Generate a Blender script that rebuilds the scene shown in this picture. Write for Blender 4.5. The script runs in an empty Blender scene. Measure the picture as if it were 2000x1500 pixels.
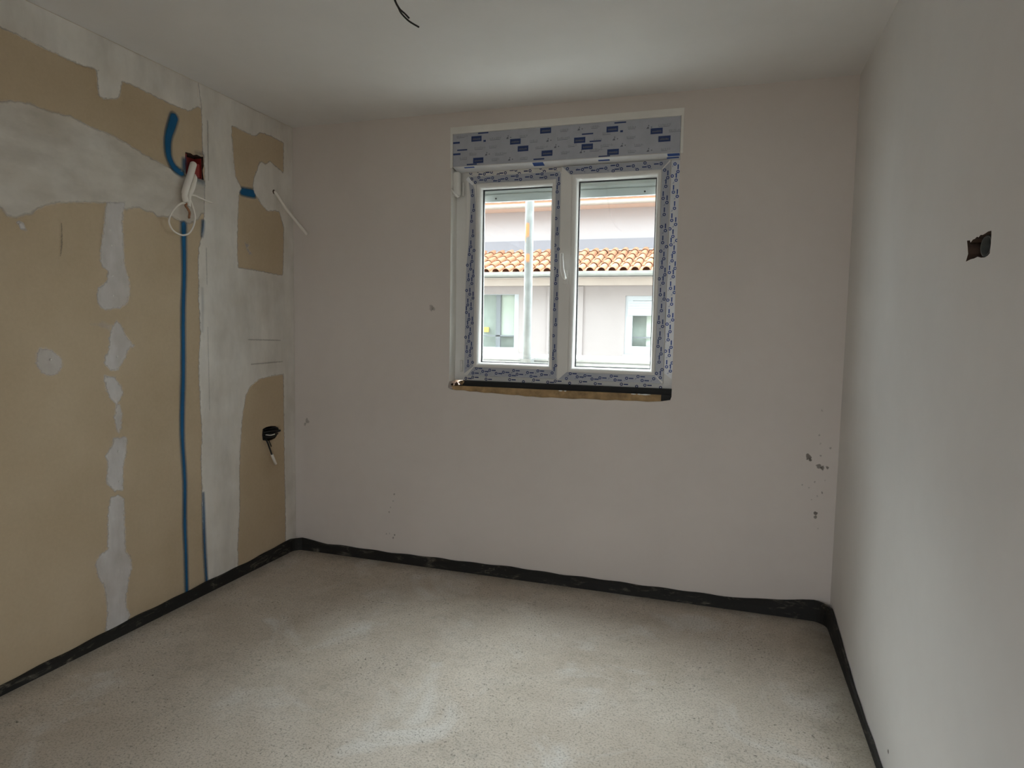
import bpy, bmesh, math, random
from mathutils import Vector, Matrix
random.seed(7)
sc = bpy.context.scene
col = sc.collection

# ------------------------------------------------------------------ camera
W, H, REAR = 3.083, 2.6, -4.45          # room: x 0..W, y REAR..0, z 0..H ; the window wall is y = 0
CAM, F_PX, YAW, PITCH, ROLL = (2.5418, -3.453, 1.393), 1279.4, 0.3129, 0.0793, 0.0174
fwd = Vector((-math.sin(YAW)*math.cos(PITCH), math.cos(YAW)*math.cos(PITCH), -math.sin(PITCH)))
rt0 = Vector((math.cos(YAW), math.sin(YAW), 0)); up0 = rt0.cross(fwd)
rt = rt0*math.cos(ROLL)+up0*math.sin(ROLL); up = up0*math.cos(ROLL)-rt0*math.sin(ROLL)
cd = bpy.data.cameras.new('camera'); cam = bpy.data.objects.new('camera', cd); col.objects.link(cam)
m = Matrix((rt, up, -fwd)).transposed().to_4x4(); m.translation = CAM; cam.matrix_world = m
cd.sensor_fit = 'HORIZONTAL'; cd.sensor_width = 36.0; cd.lens = 36.0*F_PX/2000.0; cd.clip_start = 0.02
sc.camera = cam

# ------------------------------------------------------------------ sky, exposure
SKY = 8.4
SUN, SUN_EL, SUN_AZ, SUN_ANGLE = 21.0, 53, 19, 56          # sun behind thin cloud, over the roofs opposite and a little to the left
wd = bpy.data.worlds.new('overcast_sky'); sc.world = wd; wd.use_nodes = True
bg = wd.node_tree.nodes['Background']; bg.inputs[0].default_value = (0.90, 0.95, 1.0, 1); bg.inputs[1].default_value = SKY
vs = sc.view_settings
vs.view_transform = 'Standard'; vs.look = 'None'; vs.exposure = 0.2; vs.gamma = 1.0; vs.use_curve_mapping = False
sc.cycles.max_bounces = 10; sc.cycles.diffuse_bounces = 7; sc.cycles.glossy_bounces = 3; sc.cycles.transparent_max_bounces = 24
sc.cycles.adaptive_threshold = 0.03
sc.cycles.sample_clamp_indirect = 30.0
sl = bpy.data.lights.new('hazy_sun', 'SUN'); sl.energy = SUN; sl.angle = math.radians(SUN_ANGLE); sl.color = (0.97, 0.985, 1.0)
so = bpy.data.objects.new('hazy_sun', sl); col.objects.link(so); so.location = (-8, 30, 25)
so.rotation_euler = Vector((-math.sin(math.radians(SUN_AZ))*math.cos(math.radians(SUN_EL)), math.cos(math.radians(SUN_AZ))*math.cos(math.radians(SUN_EL)), math.sin(math.radians(SUN_EL)))).to_track_quat('Z', 'Y').to_euler()
ADDED_DOOR_X0, ADDED_DOOR_X1, ADDED_DOOR_Z = 2.00, 2.54, 2.20      # door opening added behind the camera to brighten the room
def portal(name, loc, rot, sx, sy):               # sampling guide at an opening: lets Cycles find the sky through it
    ld = bpy.data.lights.new(name, 'AREA'); ld.shape = 'RECTANGLE'; ld.size = sx; ld.size_y = sy
    ld.cycles.is_portal = True
    o = bpy.data.objects.new(name, ld); col.objects.link(o); o.location = loc; o.rotation_euler = rot
portal('window_daylight', (1.67, 0.31, 1.70), (-math.pi/2, 0, 0), 1.24, 1.30)
portal('added_door_daylight', ((ADDED_DOOR_X0+ADDED_DOOR_X1)/2, REAR-0.16, ADDED_DOOR_Z/2), (math.pi/2, 0, 0), ADDED_DOOR_X1-ADDED_DOOR_X0, ADDED_DOOR_Z)

# ------------------------------------------------------------------ materials
def new_mat(name):
    mt = bpy.data.materials.new(name); mt.use_nodes = True
    nt = mt.node_tree; b = nt.nodes['Principled BSDF']
    return mt, nt, b
def N(nt, kind, **kw):
    n = nt.nodes.new(kind)
    for k, v in kw.items(): setattr(n, k, v)
    return n
def coords(nt, scale=1.0):
    g = N(nt, 'ShaderNodeNewGeometry')
    return g.outputs['Position']
def noise(nt, vec, scale, detail=4, rough=0.55, dist=0.0):
    n = N(nt, 'ShaderNodeTexNoise'); n.inputs['Scale'].default_value = scale; n.inputs['Detail'].default_value = detail
    n.inputs['Roughness'].default_value = rough; n.inputs['Distortion'].default_value = dist
    nt.links.new(vec, n.inputs['Vector']); return n.outputs['Fac']
def ramp(nt, fac, stops):
    r = N(nt, 'ShaderNodeValToRGB'); e = r.color_ramp.elements
    while len(e) < len(stops): e.new(0.5)
    for el, (p, c) in zip(e, stops):
        el.position = p; el.color = (*c, 1) if len(c) == 3 else c
    nt.links.new(fac, r.inputs[0]); return r.outputs[0]
def mixc(nt, fac, a, b, mode='MIX'):
    n = N(nt, 'ShaderNodeMix', data_type='RGBA', blend_type=mode)
    for sock, v in ((n.inputs[0], fac), (n.inputs[6], a), (n.inputs[7], b)):
        if isinstance(v, (int, float)): sock.default_value = v
        elif isinstance(v, tuple): sock.default_value = (*v, 1)
        else: nt.links.new(v, sock)
    return n.outputs[2]
def math_n(nt, op, a, b=0.0, c=0.0):
    n = N(nt, 'ShaderNodeMath', operation=op)
    for i, v in enumerate((a, b, c)):
        if isinstance(v, (int, float)): n.inputs[i].default_value = v
        else: nt.links.new(v, n.inputs[i])
    return n.outputs[0]
def maprange(nt, v, a, b, c, d):
    n = N(nt, 'ShaderNodeMapRange'); nt.links.new(v, n.inputs[0])
    for i, x in zip((1, 2, 3, 4), (a, b, c, d)): n.inputs[i].default_value = x
    return n.outputs[0]
def bump(nt, b, height, strength=0.2, dist=0.002):
    n = N(nt, 'ShaderNodeBump'); n.inputs['Strength'].default_value = strength; n.inputs['Distance'].default_value = dist
    nt.links.new(height, n.inputs['Height']); nt.links.new(n.outputs[0], b.inputs['Normal'])
def simple(name, c, rough=0.6, var=0.06, scale=6.0, metal=0.0, bmp=0.0, bscale=200.0, spec=0.5):
    mt, nt, b = new_mat(name); p = coords(nt)
    f = noise(nt, p, scale, 5)
    lo = tuple(max(0, x*(1-var)) for x in c); hi = tuple(min(1, x*(1+var)) for x in c)
    nt.links.new(ramp(nt, f, [(0.3, lo), (0.7, hi)]), b.inputs['Base Color'])
    b.inputs['Roughness'].default_value = rough; b.inputs['Metallic'].default_value = metal
    b.inputs['Specular IOR Level'].default_value = spec
    if bmp: bump(nt, b, noise(nt, p, bscale, 3), bmp)
    return mt
M = {}
# painted wall: slightly warm white with faint roller marks
def wall_mat(name, c, var=0.035, bstr=0.12):
    mt, nt, b = new_mat(name); p = coords(nt)
    f1 = noise(nt, p, 1.7, 4); f2 = noise(nt, p, 14, 6)
    a = ramp(nt, f1, [(0.3, tuple(x*(1-var) for x in c)), (0.7, tuple(min(1, x*(1+var)) for x in c))])
    nt.links.new(mixc(nt, 0.05, a, f2, 'OVERLAY'), b.inputs['Base Color'])
    b.inputs['Roughness'].default_value = 0.85; b.inputs['Specular IOR Level'].default_value = 0.25
    bump(nt, b, noise(nt, p, 120, 4), bstr, 0.001); return mt
M['wall'] = wall_mat('painted_wall', (0.70, 0.645, 0.605))
M['wall_r'] = wall_mat('painted_side_wall', (0.72, 0.70, 0.685))
M['ceil'] = wall_mat('painted_ceiling', (0.76, 0.745, 0.73))
M['rear'] = wall_mat('painted_rear_wall', (0.68, 0.65, 0.62))
# bare gypsum board paper
mt, nt, b = new_mat('bare_gypsum_board'); p = coords(nt)
f1 = noise(nt, p, 2.2, 5, 0.6); f2 = noise(nt, p, 60, 5, 0.7)
a = ramp(nt, f1, [(0.3, (0.475, 0.375, 0.250)), (0.7, (0.555, 0.450, 0.315))])
nt.links.new(mixc(nt, 0.10, a, f2, 'OVERLAY'), b.inputs['Base Color'])
b.inputs['Roughness'].default_value = 0.9; b.inputs['Specular IOR Level'].default_value = 0.2
bump(nt, b, f2, 0.08, 0.001); M['gypsum'] = mt
# screed floor: sandy, mottled, pitted
mt, nt, b = new_mat('rough_concrete_screed'); p = coords(nt)
f1 = noise(nt, p, 1.6, 6, 0.62, 0.4); f2 = noise(nt, p, 7, 6, 0.65); f3 = noise(nt, p, 125, 4, 0.75); f4 = noise(nt, p, 70, 5, 0.7)
c = ramp(nt, f1, [(0.28, (0.48, 0.405, 0.32)), (0.5, (0.555, 0.485, 0.405)), (0.72, (0.62, 0.565, 0.50))])
c = mixc(nt, 0.35, c, ramp(nt, f2, [(0.3, (0.43, 0.385, 0.335)), (0.7, (0.67, 0.615, 0.555))]))
blot = math_n(nt, 'MULTIPLY', maprange(nt, noise(nt, p, 22, 7, 0.75, 0.5), 0.50, 0.68, 0.0, 0.55), maprange(nt, noise(nt, p, 1.9, 3), 0.40, 0.62, 0.15, 1.0))
c = mixc(nt, blot, c, (0.30, 0.275, 0.235))
pale = maprange(nt, noise(nt, p, 2.6, 5, 0.6, 0.8), 0.56, 0.68, 0.0, 0.65)
c = mixc(nt, pale, c, (0.68, 0.66, 0.63))
c = mixc(nt, maprange(nt, f3, 0.37, 0.50, 0.62, 0.0), c, (0.20, 0.18, 0.15))
pits = math_n(nt, 'MULTIPLY', maprange(nt, f4, 0.585, 0.64, 0.0, 0.85), maprange(nt, noise(nt, p, 3.2, 4), 0.40, 0.58, 0.1, 1.0))
c = mixc(nt, pits, c, (0.12, 0.11, 0.09))
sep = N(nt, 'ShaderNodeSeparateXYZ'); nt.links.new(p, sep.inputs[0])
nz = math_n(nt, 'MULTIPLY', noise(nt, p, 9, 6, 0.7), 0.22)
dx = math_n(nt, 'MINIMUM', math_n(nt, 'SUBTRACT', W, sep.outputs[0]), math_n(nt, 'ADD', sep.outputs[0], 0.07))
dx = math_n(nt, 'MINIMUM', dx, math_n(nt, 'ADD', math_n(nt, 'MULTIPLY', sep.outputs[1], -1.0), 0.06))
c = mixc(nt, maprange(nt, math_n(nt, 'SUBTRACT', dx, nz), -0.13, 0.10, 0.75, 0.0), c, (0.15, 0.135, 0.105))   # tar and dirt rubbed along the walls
nt.links.new(c, b.inputs['Base Color']); b.inputs['Roughness'].default_value = 0.8; b.inputs['Specular IOR Level'].default_value = 0.3
hh = math_n(nt, 'ADD', f3, math_n(nt, 'MULTIPLY', f2, 2.0)); bump(nt, b, hh, 0.6, 0.004); M['screed'] = mt
# black foam strip with plaster splashes
mt, nt, b = new_mat('black_foam_strip'); p = coords(nt)
mp = N(nt, 'ShaderNodeMapping'); mp.inputs['Scale'].default_value = (1, 1, 3.5); nt.links.new(p, mp.inputs[0])
f = noise(nt, mp.outputs[0], 9, 8, 0.72, 0.6)
nt.links.new(ramp(nt, f, [(0.0, (0.006, 0.005, 0.004)), (0.555, (0.009, 0.008, 0.006)), (0.63, (0.08, 0.07, 0.055)), (0.74, (0.22, 0.195, 0.16))]), b.inputs['Base Color'])
b.inputs['Roughness'].default_value = 0.7; bump(nt, b, f, 0.3, 0.004); M['foam'] = mt
M['pvc'] = simple('white_pvc', (0.80, 0.79, 0.76), 0.35, 0.02)
M['film'] = simple('grey_protective_film', (0.43, 0.45, 0.51), 0.32, 0.05, 20)
M['film_w_lit'] = simple('white_lit_protective_film', (0.88, 0.90, 0.93), 0.28, 0.03, 20)  # film coloured whiter where strong light falls on it; also the peeled scrap
M['ink'] = simple('navy_print', (0.018, 0.045, 0.165), 0.5, 0.1)
M['ink2'] = simple('blue_print', (0.03, 0.10, 0.40), 0.5, 0.1)
M['inkg'] = simple('grey_print', (0.15, 0.16, 0.20), 0.5, 0.1)
M['rubber'] = simple('dark_rubber', (0.035, 0.04, 0.045), 0.6)
M['timber'] = simple('raw_timber', (0.36, 0.24, 0.12), 0.85, 0.35, 22, bmp=0.4, bscale=60)
M['black'] = simple('black_sealing_tape', (0.008, 0.008, 0.008), 0.7)
M['filler_glint'] = simple('white_filler_glint', (0.80, 0.79, 0.75), 0.8)
M['alu'] = simple('painted_aluminium_slat', (0.80, 0.835, 0.84), 0.45, 0.04)
M['wirew'] = simple('white_cable_sheath', (0.84, 0.80, 0.73), 0.5, 0.04)
M['wireb'] = simple('black_cable_sheath', (0.01, 0.01, 0.01), 0.5, 0.1)
M['copper'] = simple('tarnished_copper', (0.30, 0.14, 0.07), 0.5, 0.3, 60, metal=0.4)
M['red'] = simple('red_plastic', (0.30, 0.028, 0.022), 0.45, 0.1)
M['cavity'] = simple('rough_brown_cavity', (0.075, 0.045, 0.03), 0.95, 0.4, 40, bmp=0.5, bscale=60)
M['greypl'] = simple('dark_grey_plastic', (0.06, 0.065, 0.06), 0.5)
M['galv'] = simple('galvanised_steel', (0.23, 0.245, 0.245), 0.5, 0.22, 18, metal=0.2, bmp=0.1)
M['deck'] = simple('bright_galvanised_deck', (0.36, 0.375, 0.375), 0.55, 0.2, 18, metal=0.0, bmp=0.1)
M['orange'] = simple('orange_paint', (0.75, 0.26, 0.10), 0.6, 0.15)
M['render'] = simple('pale_house_render', (0.335, 0.297, 0.29), 0.9, 0.02, 2, bmp=0.1)
M['render2'] = simple('pale_upper_render', (0.365, 0.345, 0.352), 0.9, 0.015, 2, bmp=0.1)
M['cornice'] = simple('beige_soffit', (0.56, 0.49, 0.445), 0.9, 0.04)
M['slate'] = simple('grey_flashing', (0.20, 0.20, 0.225), 0.7, 0.04)
M['gutter'] = simple('pale_grey_gutter', (0.36, 0.365, 0.345), 0.5, 0.1, 8)
M['white'] = simple('white_window_paint', (0.42, 0.44, 0.46), 0.5, 0.01)
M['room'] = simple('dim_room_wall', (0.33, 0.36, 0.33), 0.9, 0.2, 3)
M['panel'] = simple('pale_green_curtain', (0.50, 0.53, 0.46), 0.9, 0.05, 4)
M['yellow'] = simple('yellow_card', (0.72, 0.50, 0.12), 0.8)
M['outer'] = simple('grey_outer_plaster', (0.30, 0.29, 0.275), 0.95, 0.05, 2)
M['earth'] = simple('pale_site_ground', (0.20, 0.185, 0.165), 0.95, 0.2, 0.6)
M['screw'] = simple('pale_screw_head', (0.62, 0.61, 0.58), 0.5)
# terracotta, each tile its own shade
mt, nt, b = new_mat('terracotta'); p = coords(nt)
oi = N(nt, 'ShaderNodeObjectInfo')
c = ramp(nt, oi.outputs['Random'], [(0.0, (0.38, 0.178, 0.10)), (0.5, (0.44, 0.22, 0.128)), (1.0, (0.49, 0.26, 0.16))])
nt.links.new(mixc(nt, 0.25, c, noise(nt, p, 25, 5), 'OVERLAY'), b.inputs['Base Color']); b.inputs['Roughness'].default_value = 0.85
M['tile'] = mt
# glass
def glass(name, tint, refl=0.06):
    mt, nt, b = new_mat(name); nt.nodes.remove(b); out = nt.nodes['Material Output']
    t = N(nt, 'ShaderNodeBsdfTransparent'); t.inputs[0].default_value = (*tint, 1)
    g = N(nt, 'ShaderNodeBsdfGlossy'); g.inputs['Roughness'].default_value = 0.02
    fr = N(nt, 'ShaderNodeFresnel'); ge = N(nt, 'ShaderNodeNewGeometry')
    nt.links.new(maprange(nt, ge.outputs['Backfacing'], 0, 1, 1.45, 1/1.45), fr.inputs['IOR'])   # thin pane: same reflection from either side
    mx = N(nt, 'ShaderNodeMixShader'); nt.links.new(fr.outputs[0], mx.inputs[0])
    nt.links.new(t.outputs[0], mx.inputs[1]); nt.links.new(g.outputs[0], mx.inputs[2]); nt.links.new(mx.outputs[0], out.inputs[0])
    return mt
M['glass'] = glass('clear_glass', (0.95, 0.97, 0.965))
# thin coats on a wall (skim plaster, spray paint, scuffs): ragged edge from the stored distance to the outline
def coat(name, c1, c2, soft, ragged, nscale, thin=0.0, cscale=7.0, stretch=(1, 1.0, 0.35)):
    mt, nt, b = new_mat(name); p = coords(nt)
    at = N(nt, 'ShaderNodeAttribute', attribute_name='sd'); op = N(nt, 'ShaderNodeAttribute', attribute_name='op')
    n1 = math_n(nt, 'MULTIPLY', math_n(nt, 'SUBTRACT', noise(nt, p, nscale, 5, 0.6), 0.5), ragged)
    al = maprange(nt, math_n(nt, 'ADD', at.outputs['Fac'], n1), -soft/2, soft/2, 0.0, 1.0)
    al = math_n(nt, 'MULTIPLY', al, op.outputs['Fac'])
    if thin:
        mp = N(nt, 'ShaderNodeMapping'); mp.inputs['Scale'].default_value = stretch; nt.links.new(p, mp.inputs[0])
        al = math_n(nt, 'MULTIPLY', al, maprange(nt, noise(nt, mp.outputs[0], 4.5, 6, 0.6), 0.30, 0.62, 1.0-thin, 1.0))
    nt.links.new(ramp(nt, noise(nt, p, cscale, 5), [(0.3, c1), (0.7, c2)]), b.inputs['Base Color'])
    nt.links.new(al, b.inputs['Alpha']); b.inputs['Roughness'].default_value = 0.85; b.inputs['Specular IOR Level'].default_value = 0.25
    bump(nt, b, noise(nt, p, 50, 5), 0.15, 0.002)
    return mt
M['skim'] = coat('skim_plaster', (0.71, 0.67, 0.605), (0.79, 0.76, 0.71), 0.010, 0.020, 45, 0.26)
M['smear'] = coat('thin_plaster_smear', (0.66, 0.61, 0.53), (0.76, 0.725, 0.665), 0.014, 0.022, 30, 0.36, 5.0, (1, 0.6, 1.3))
M['skim2'] = coat('joint_filler', (0.70, 0.68, 0.67), (0.80, 0.785, 0.78), 0.012, 0.026, 55, 0.42, 16.0)
M['spray'] = coat('blue_spray_paint', (0.010, 0.095, 0.215), (0.014, 0.125, 0.28), 0.020, 0.003, 120)
M['scuff'] = coat('dark_scuff', (0.10, 0.085, 0.07), (0.16, 0.14, 0.12), 0.003, 0.010, 160)

# ------------------------------------------------------------------ mesh helpers
def link(name, me, mat=None, parent=None, smooth=False):
    o = bpy.data.objects.new(name, me); col.objects.link(o)
    if mat and not me.materials: me.materials.append(M[mat] if isinstance(mat, str) else mat)
    if parent: o.parent = parent
    if smooth: me.polygons.foreach_set('use_smooth', [True]*len(me.polygons))
    return o
def mesh(name, v, f, mat=None, parent=None, smooth=False):
    me = bpy.data.meshes.new(name); me.from_pydata([tuple(q) for q in v], [], f); me.update()
    bm = bmesh.new(); bm.from_mesh(me); bmesh.ops.recalc_face_normals(bm, faces=bm.faces); bm.to_mesh(me); bm.free()
    return link(name, me, mat, parent, smooth)
class MB:                                           # collects pieces of ONE mesh
    def __init__(s): s.v, s.f = [], []
    def add(s, v, f):
        n = len(s.v); s.v += [tuple(q) for q in v]; s.f += [tuple(i+n for i in q) for q in f]; return s
    def box(s, x0, x1, y0, y1, z0, z1):
        v = [(x, y, z) for x in (x0, x1) for y in (y0, y1) for z in (z0, z1)]
        return s.add(v, [(0,1,3,2),(4,6,7,5),(0,4,5,1),(2,3,7,6),(0,2,6,4),(1,5,7,3)])
    def prism_y(s, poly, y0, y1):                   # polygon (x,z) extruded along y
        n = len(poly); v = [(x, y0, z) for x, z in poly]+[(x, y1, z) for x, z in poly]
        return s.add(v, [tuple(range(n)), tuple(range(2*n-1, n-1, -1))]+[(i, (i+1) % n, n+(i+1) % n, n+i) for i in range(n)])
    def tube(s, pts, r, seg=8, cap=True):
        pts = [Vector(q) for q in pts]; n = len(pts); rr = r if isinstance(r, (list, tuple)) else [r]*n
        v, f = [], []; prev = None
        for i, q in enumerate(pts):
            t = (pts[min(i+1, n-1)]-pts[max(i-1, 0)]).normalized()
            a = prev if prev is not None else (Vector((0, 0, 1)) if abs(t.z) < 0.9 else Vector((1, 0, 0)))
            a = (a-t*a.dot(t)).normalized(); prev = a; c = t.cross(a)
            for k in range(seg):
                th = 2*math.pi*k/seg; v.append(q+a*math.cos(th)*rr[i]+c*math.sin(th)*rr[i])
        for i in range(n-1):
            for k in range(seg): f.append((i*seg+k, i*seg+(k+1) % seg, (i+1)*seg+(k+1) % seg, (i+1)*seg+k))
        if cap: f += [tuple(range(seg-1, -1, -1)), tuple((n-1)*seg+k for k in range(seg))]
        return s.add(v, f)
    def build(s, name, mat, parent=None, smooth=False): return mesh(name, s.v, s.f, mat, parent, smooth)
def spline(pts, k=6):                               # Catmull-Rom
    pts = [Vector(q) for q in pts]; out = []
    for i in range(len(pts)-1):
        p0, p1, p2, p3 = pts[max(i-1, 0)], pts[i], pts[i+1], pts[min(i+2, len(pts)-1)]
        for j in range(k):
            t = j/k
            out.append(0.5*((2*p1)+(p2-p0)*t+(2*p0-5*p1+4*p2-p3)*t*t+(3*p1-p0-3*p2+p3)*t**3))
    return out+[pts[-1]]
def empty(name, loc=(0, 0, 0)):
    o = bpy.data.objects.new(name, None); col.objects.link(o); o.empty_display_size = 0.05; return o
def tag(o, label=None, cat=None, group=None, kind=None):
    for k, v in (('label', label), ('category', cat), ('group', group), ('kind', kind)):
        if v: o[k] = v
    return o
def bevel(o, w, seg=2):
    md = o.modifiers.new('bevel', 'BEVEL'); md.width = w; md.segments = seg; md.limit_method = 'ANGLE'; return o

def slab(name, outer, holes, to3, depth, mat, through=True, pocket=0.0, pocket_mat=None):
    """wall slab: front outline with holes, given thickness; holes go through, or end in a closed pocket"""
    bm = bmesh.new()
    loops = [outer]+holes; front = []
    for lp in loops:
        vs_ = [bm.verts.new(to3(a, b_, 0)) for a, b_ in lp]; front.append(vs_)
        for i in range(len(vs_)): bm.edges.new((vs_[i], vs_[(i+1) % len(vs_)]))
    bmesh.ops.triangle_fill(bm, use_beauty=True, edges=bm.edges[:])
    back = []
    for li, lp in enumerate(loops):
        dd = depth if (li == 0 or through) else pocket
        vs_ = [bm.verts.new(to3(a, b_, dd)) for a, b_ in lp]; back.append(vs_)
        n = len(lp)
        for i in range(n):
            fc = bm.faces.new((front[li][i], front[li][(i+1) % n], vs_[(i+1) % n], vs_[i]))
            if li and pocket_mat and not through: fc.material_index = 1
    if through:
        es = []
        for vs_ in back:
            for i in range(len(vs_)): es.append(bm.edges.get((vs_[i], vs_[(i+1) % len(vs_)])))
        bmesh.ops.triangle_fill(bm, use_beauty=True, edges=es)
    else:
        bm.faces.new(back[0])
        for vs_ in back[1:]:
            fc = bm.faces.new(vs_); fc.material_index = 1 if pocket_mat else 0
    bmesh.ops.recalc_face_normals(bm, faces=bm.faces)
    me = bpy.data.meshes.new(name); bm.to_mesh(me); bm.free()
    me.materials.append(M[mat])
    if pocket_mat: me.materials.append(M[pocket_mat])
    o = link(name, me); tag(o, kind='structure'); return o

# ------------------------------------------------------------------ room shell
HOLE_L = [(-0.836, 2.24), (-0.803, 2.243), (-0.785, 2.238), (-0.764, 2.246), (-0.735, 2.243), (-0.72, 2.247), (-0.718, 2.2), (-0.726, 2.18), (-0.724, 2.16), (-0.719, 2.131), (-0.76, 2.13), (-0.806, 2.129), (-0.835, 2.135), (-0.84, 2.183)]
HOLE_L2 = [(-0.3, 0.804), (-0.269, 0.811), (-0.225, 0.812), (-0.186, 0.807), (-0.162, 0.785), (-0.173, 0.749), (-0.192, 0.733), (-0.23, 0.727), (-0.27, 0.73), (-0.301, 0.738), (-0.306, 0.77)]
HOLE_R = [(-1.603, 1.63), (-1.623, 1.628), (-1.628, 1.622), (-1.643, 1.627), (-1.655, 1.627), (-1.669, 1.63), (-1.679, 1.627), (-1.691, 1.631), (-1.704, 1.629), (-1.719, 1.63), (-1.736, 1.632), (-1.754, 1.631), (-1.756, 1.62), (-1.757, 1.603), (-1.754, 1.582), (-1.742, 1.578), (-1.725, 1.5765), (-1.705, 1.578), (-1.682, 1.583), (-1.660, 1.5815), (-1.636, 1.582), (-1.605, 1.58), (-1.617, 1.597), (-1.611, 1.612)]
wall_left = slab('wall_left', [(REAR, 0), (0, 0), (0, H), (REAR, H)], [HOLE_L, HOLE_L2], lambda a, b_, d: (-d, a, b_), 0.12, 'gypsum', through=False, pocket=0.06, pocket_mat='cavity')
wall_right = slab('wall_right', [(REAR, 0), (0, 0), (0, H), (REAR, H)], [HOLE_R], lambda a, b_, d: (W+d, a, b_), 0.12, 'wall_r', through=False, pocket=0.07, pocket_mat='cavity')
OX0, OX1, OZ1 = 1.046, 2.290, 2.490
jag = [(1.039, 1.068), (1.052, 1.060), (1.087, 1.055), (1.135, 1.0565), (1.17, 1.0505), (1.212, 1.052), (1.26, 1.0465), (1.30, 1.0485), (1.366, 1.045), (1.426, 1.042), (1.46, 1.0435), (1.50, 1.0385), (1.545, 1.039), (1.60, 1.036), (1.65, 1.0395), (1.718, 1.038), (1.77, 1.0365), (1.82, 1.041), (1.887, 1.041), (1.95, 1.038), (2.0, 1.0425), (2.05, 1.041), (2.11, 1.0435), (2.17, 1.0415), (2.236, 1.047), (2.284, 1.056)]
opening = [(OX0, OZ1), (OX0, 1.104), (1.039, 1.085)]+jag+[(OX1, 1.074), (OX1, OZ1)]
wall_back = slab('wall_back', [(-0.12, 0), (W+0.12, 0), (W+0.12, H), (-0.12, H)], [opening], lambda a, b_, d: (a, d, b_), 0.30, 'wall')
wall_rear = slab('wall_rear', [(-0.12, 0), (ADDED_DOOR_X0, 0), (ADDED_DOOR_X0, ADDED_DOOR_Z), (ADDED_DOOR_X1, ADDED_DOOR_Z), (ADDED_DOOR_X1, 0), (W+0.12, 0), (W+0.12, H), (-0.12, H)], [], lambda a, b_, d: (a, REAR-d, b_), 0.15, 'rear')
tag(MB().box(-0.12, W+0.12, REAR-0.15, 0.30, H, H+0.2).build('ceiling', 'ceil'), kind='structure')
tag(MB().box(-0.12, W+0.12, REAR-0.15, 0.30, -0.2, 0).build('floor', 'screed'), kind='structure')
# unseen wings and storeys of this building, added to shade the house opposite
def outer_block():
    mb = MB()
    for x0, x1, z0, z1 in ((-7, -0.121, -3, 7.0), (W+0.121, 10, -3, 7.0), (-0.121, W+0.121, H+0.2, 7.0), (-0.121, W+0.121, -3, -0.2)): mb.box(x0, x1, REAR-0.15, 0.30, z0, z1)
    return tag(mb.build('wall_outer', 'outer'), kind='structure')
outer_block()
# frame of the door opening added behind the camera for its light
fr = MB()
for x in (ADDED_DOOR_X0, ADDED_DOOR_X1-0.06): fr.box(x, x+0.06, REAR-0.13, REAR-0.07, 0, ADDED_DOOR_Z)
fr.box(ADDED_DOOR_X0+0.06, ADDED_DOOR_X1-0.06, REAR-0.13, REAR-0.07, ADDED_DOOR_Z-0.06, ADDED_DOOR_Z)
tag(fr.build('added_door_1', 'pvc'), kind='structure')

# ------------------------------------------------------------------ thin coats on the walls
def poly_sd(poly, a, b):
    inside = False; d2 = 1e9; n = len(poly); j = n-1
    for i in range(n):
        x1, y1 = poly[j]; x2, y2 = poly[i]
        if (y1 > b) != (y2 > b) and a < (x2-x1)*(b-y1)/(y2-y1)+x1: inside = not inside
        ex, ey = x2-x1, y2-y1; t = max(0, min(1, ((a-x1)*ex+(b-y1)*ey)/(ex*ex+ey*ey+1e-12)))
        dd = (a-x1-ex*t)**2+(b-y1-ey*t)**2
        if dd < d2: d2 = dd
        j = i
    return math.sqrt(d2)*(1 if inside else -1)
def set_attr(me, name, vals):
    at = me.attributes.new(name, 'FLOAT', 'POINT'); at.data.foreach_set('value', vals)
def coat_mesh(name, mat, parent, sdf, bb, to3, step, lift, op=1.0, margin=0.012):
    a0, a1, b0, b1 = bb
    na, nb = max(2, int((a1-a0)/step)+1), max(2, int((b1-b0)/step)+1)
    S = [[sdf(a0+(a1-a0)*i/na, b0+(b1-b0)*j/nb) for j in range(nb+1)] for i in range(na+1)]
    idx, v, sd, f = {}, [], [], []
    def vid(i, j):
        if (i, j) not in idx:
            idx[(i, j)] = len(v); s = S[i][j]
            v.append(to3(a0+(a1-a0)*i/na, b0+(b1-b0)*j/nb, lift+0.0006*max(0, min(1, (s+0.004)/0.012)))); sd.append(s)
        return idx[(i, j)]
    for i in range(na):
        for j in range(nb):
            if max(S[i][j], S[i+1][j], S[i][j+1], S[i+1][j+1]) > -margin:
                f.append((vid(i, j), vid(i+1, j), vid(i+1, j+1), vid(i, j+1)))
    me = bpy.data.meshes.new(name); me.from_pydata(v, [], f); me.update()
    set_attr(me, 'sd', sd); set_attr(me, 'op', [op]*len(v))
    return link(name, me, mat, parent, True)
def bbox(poly, e=0.015):
    a = [q[0] for q in poly]; b_ = [q[1] for q in poly]
    return [min(a)-e, max(a)+e, min(b_)-e, max(b_)+e]
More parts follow.
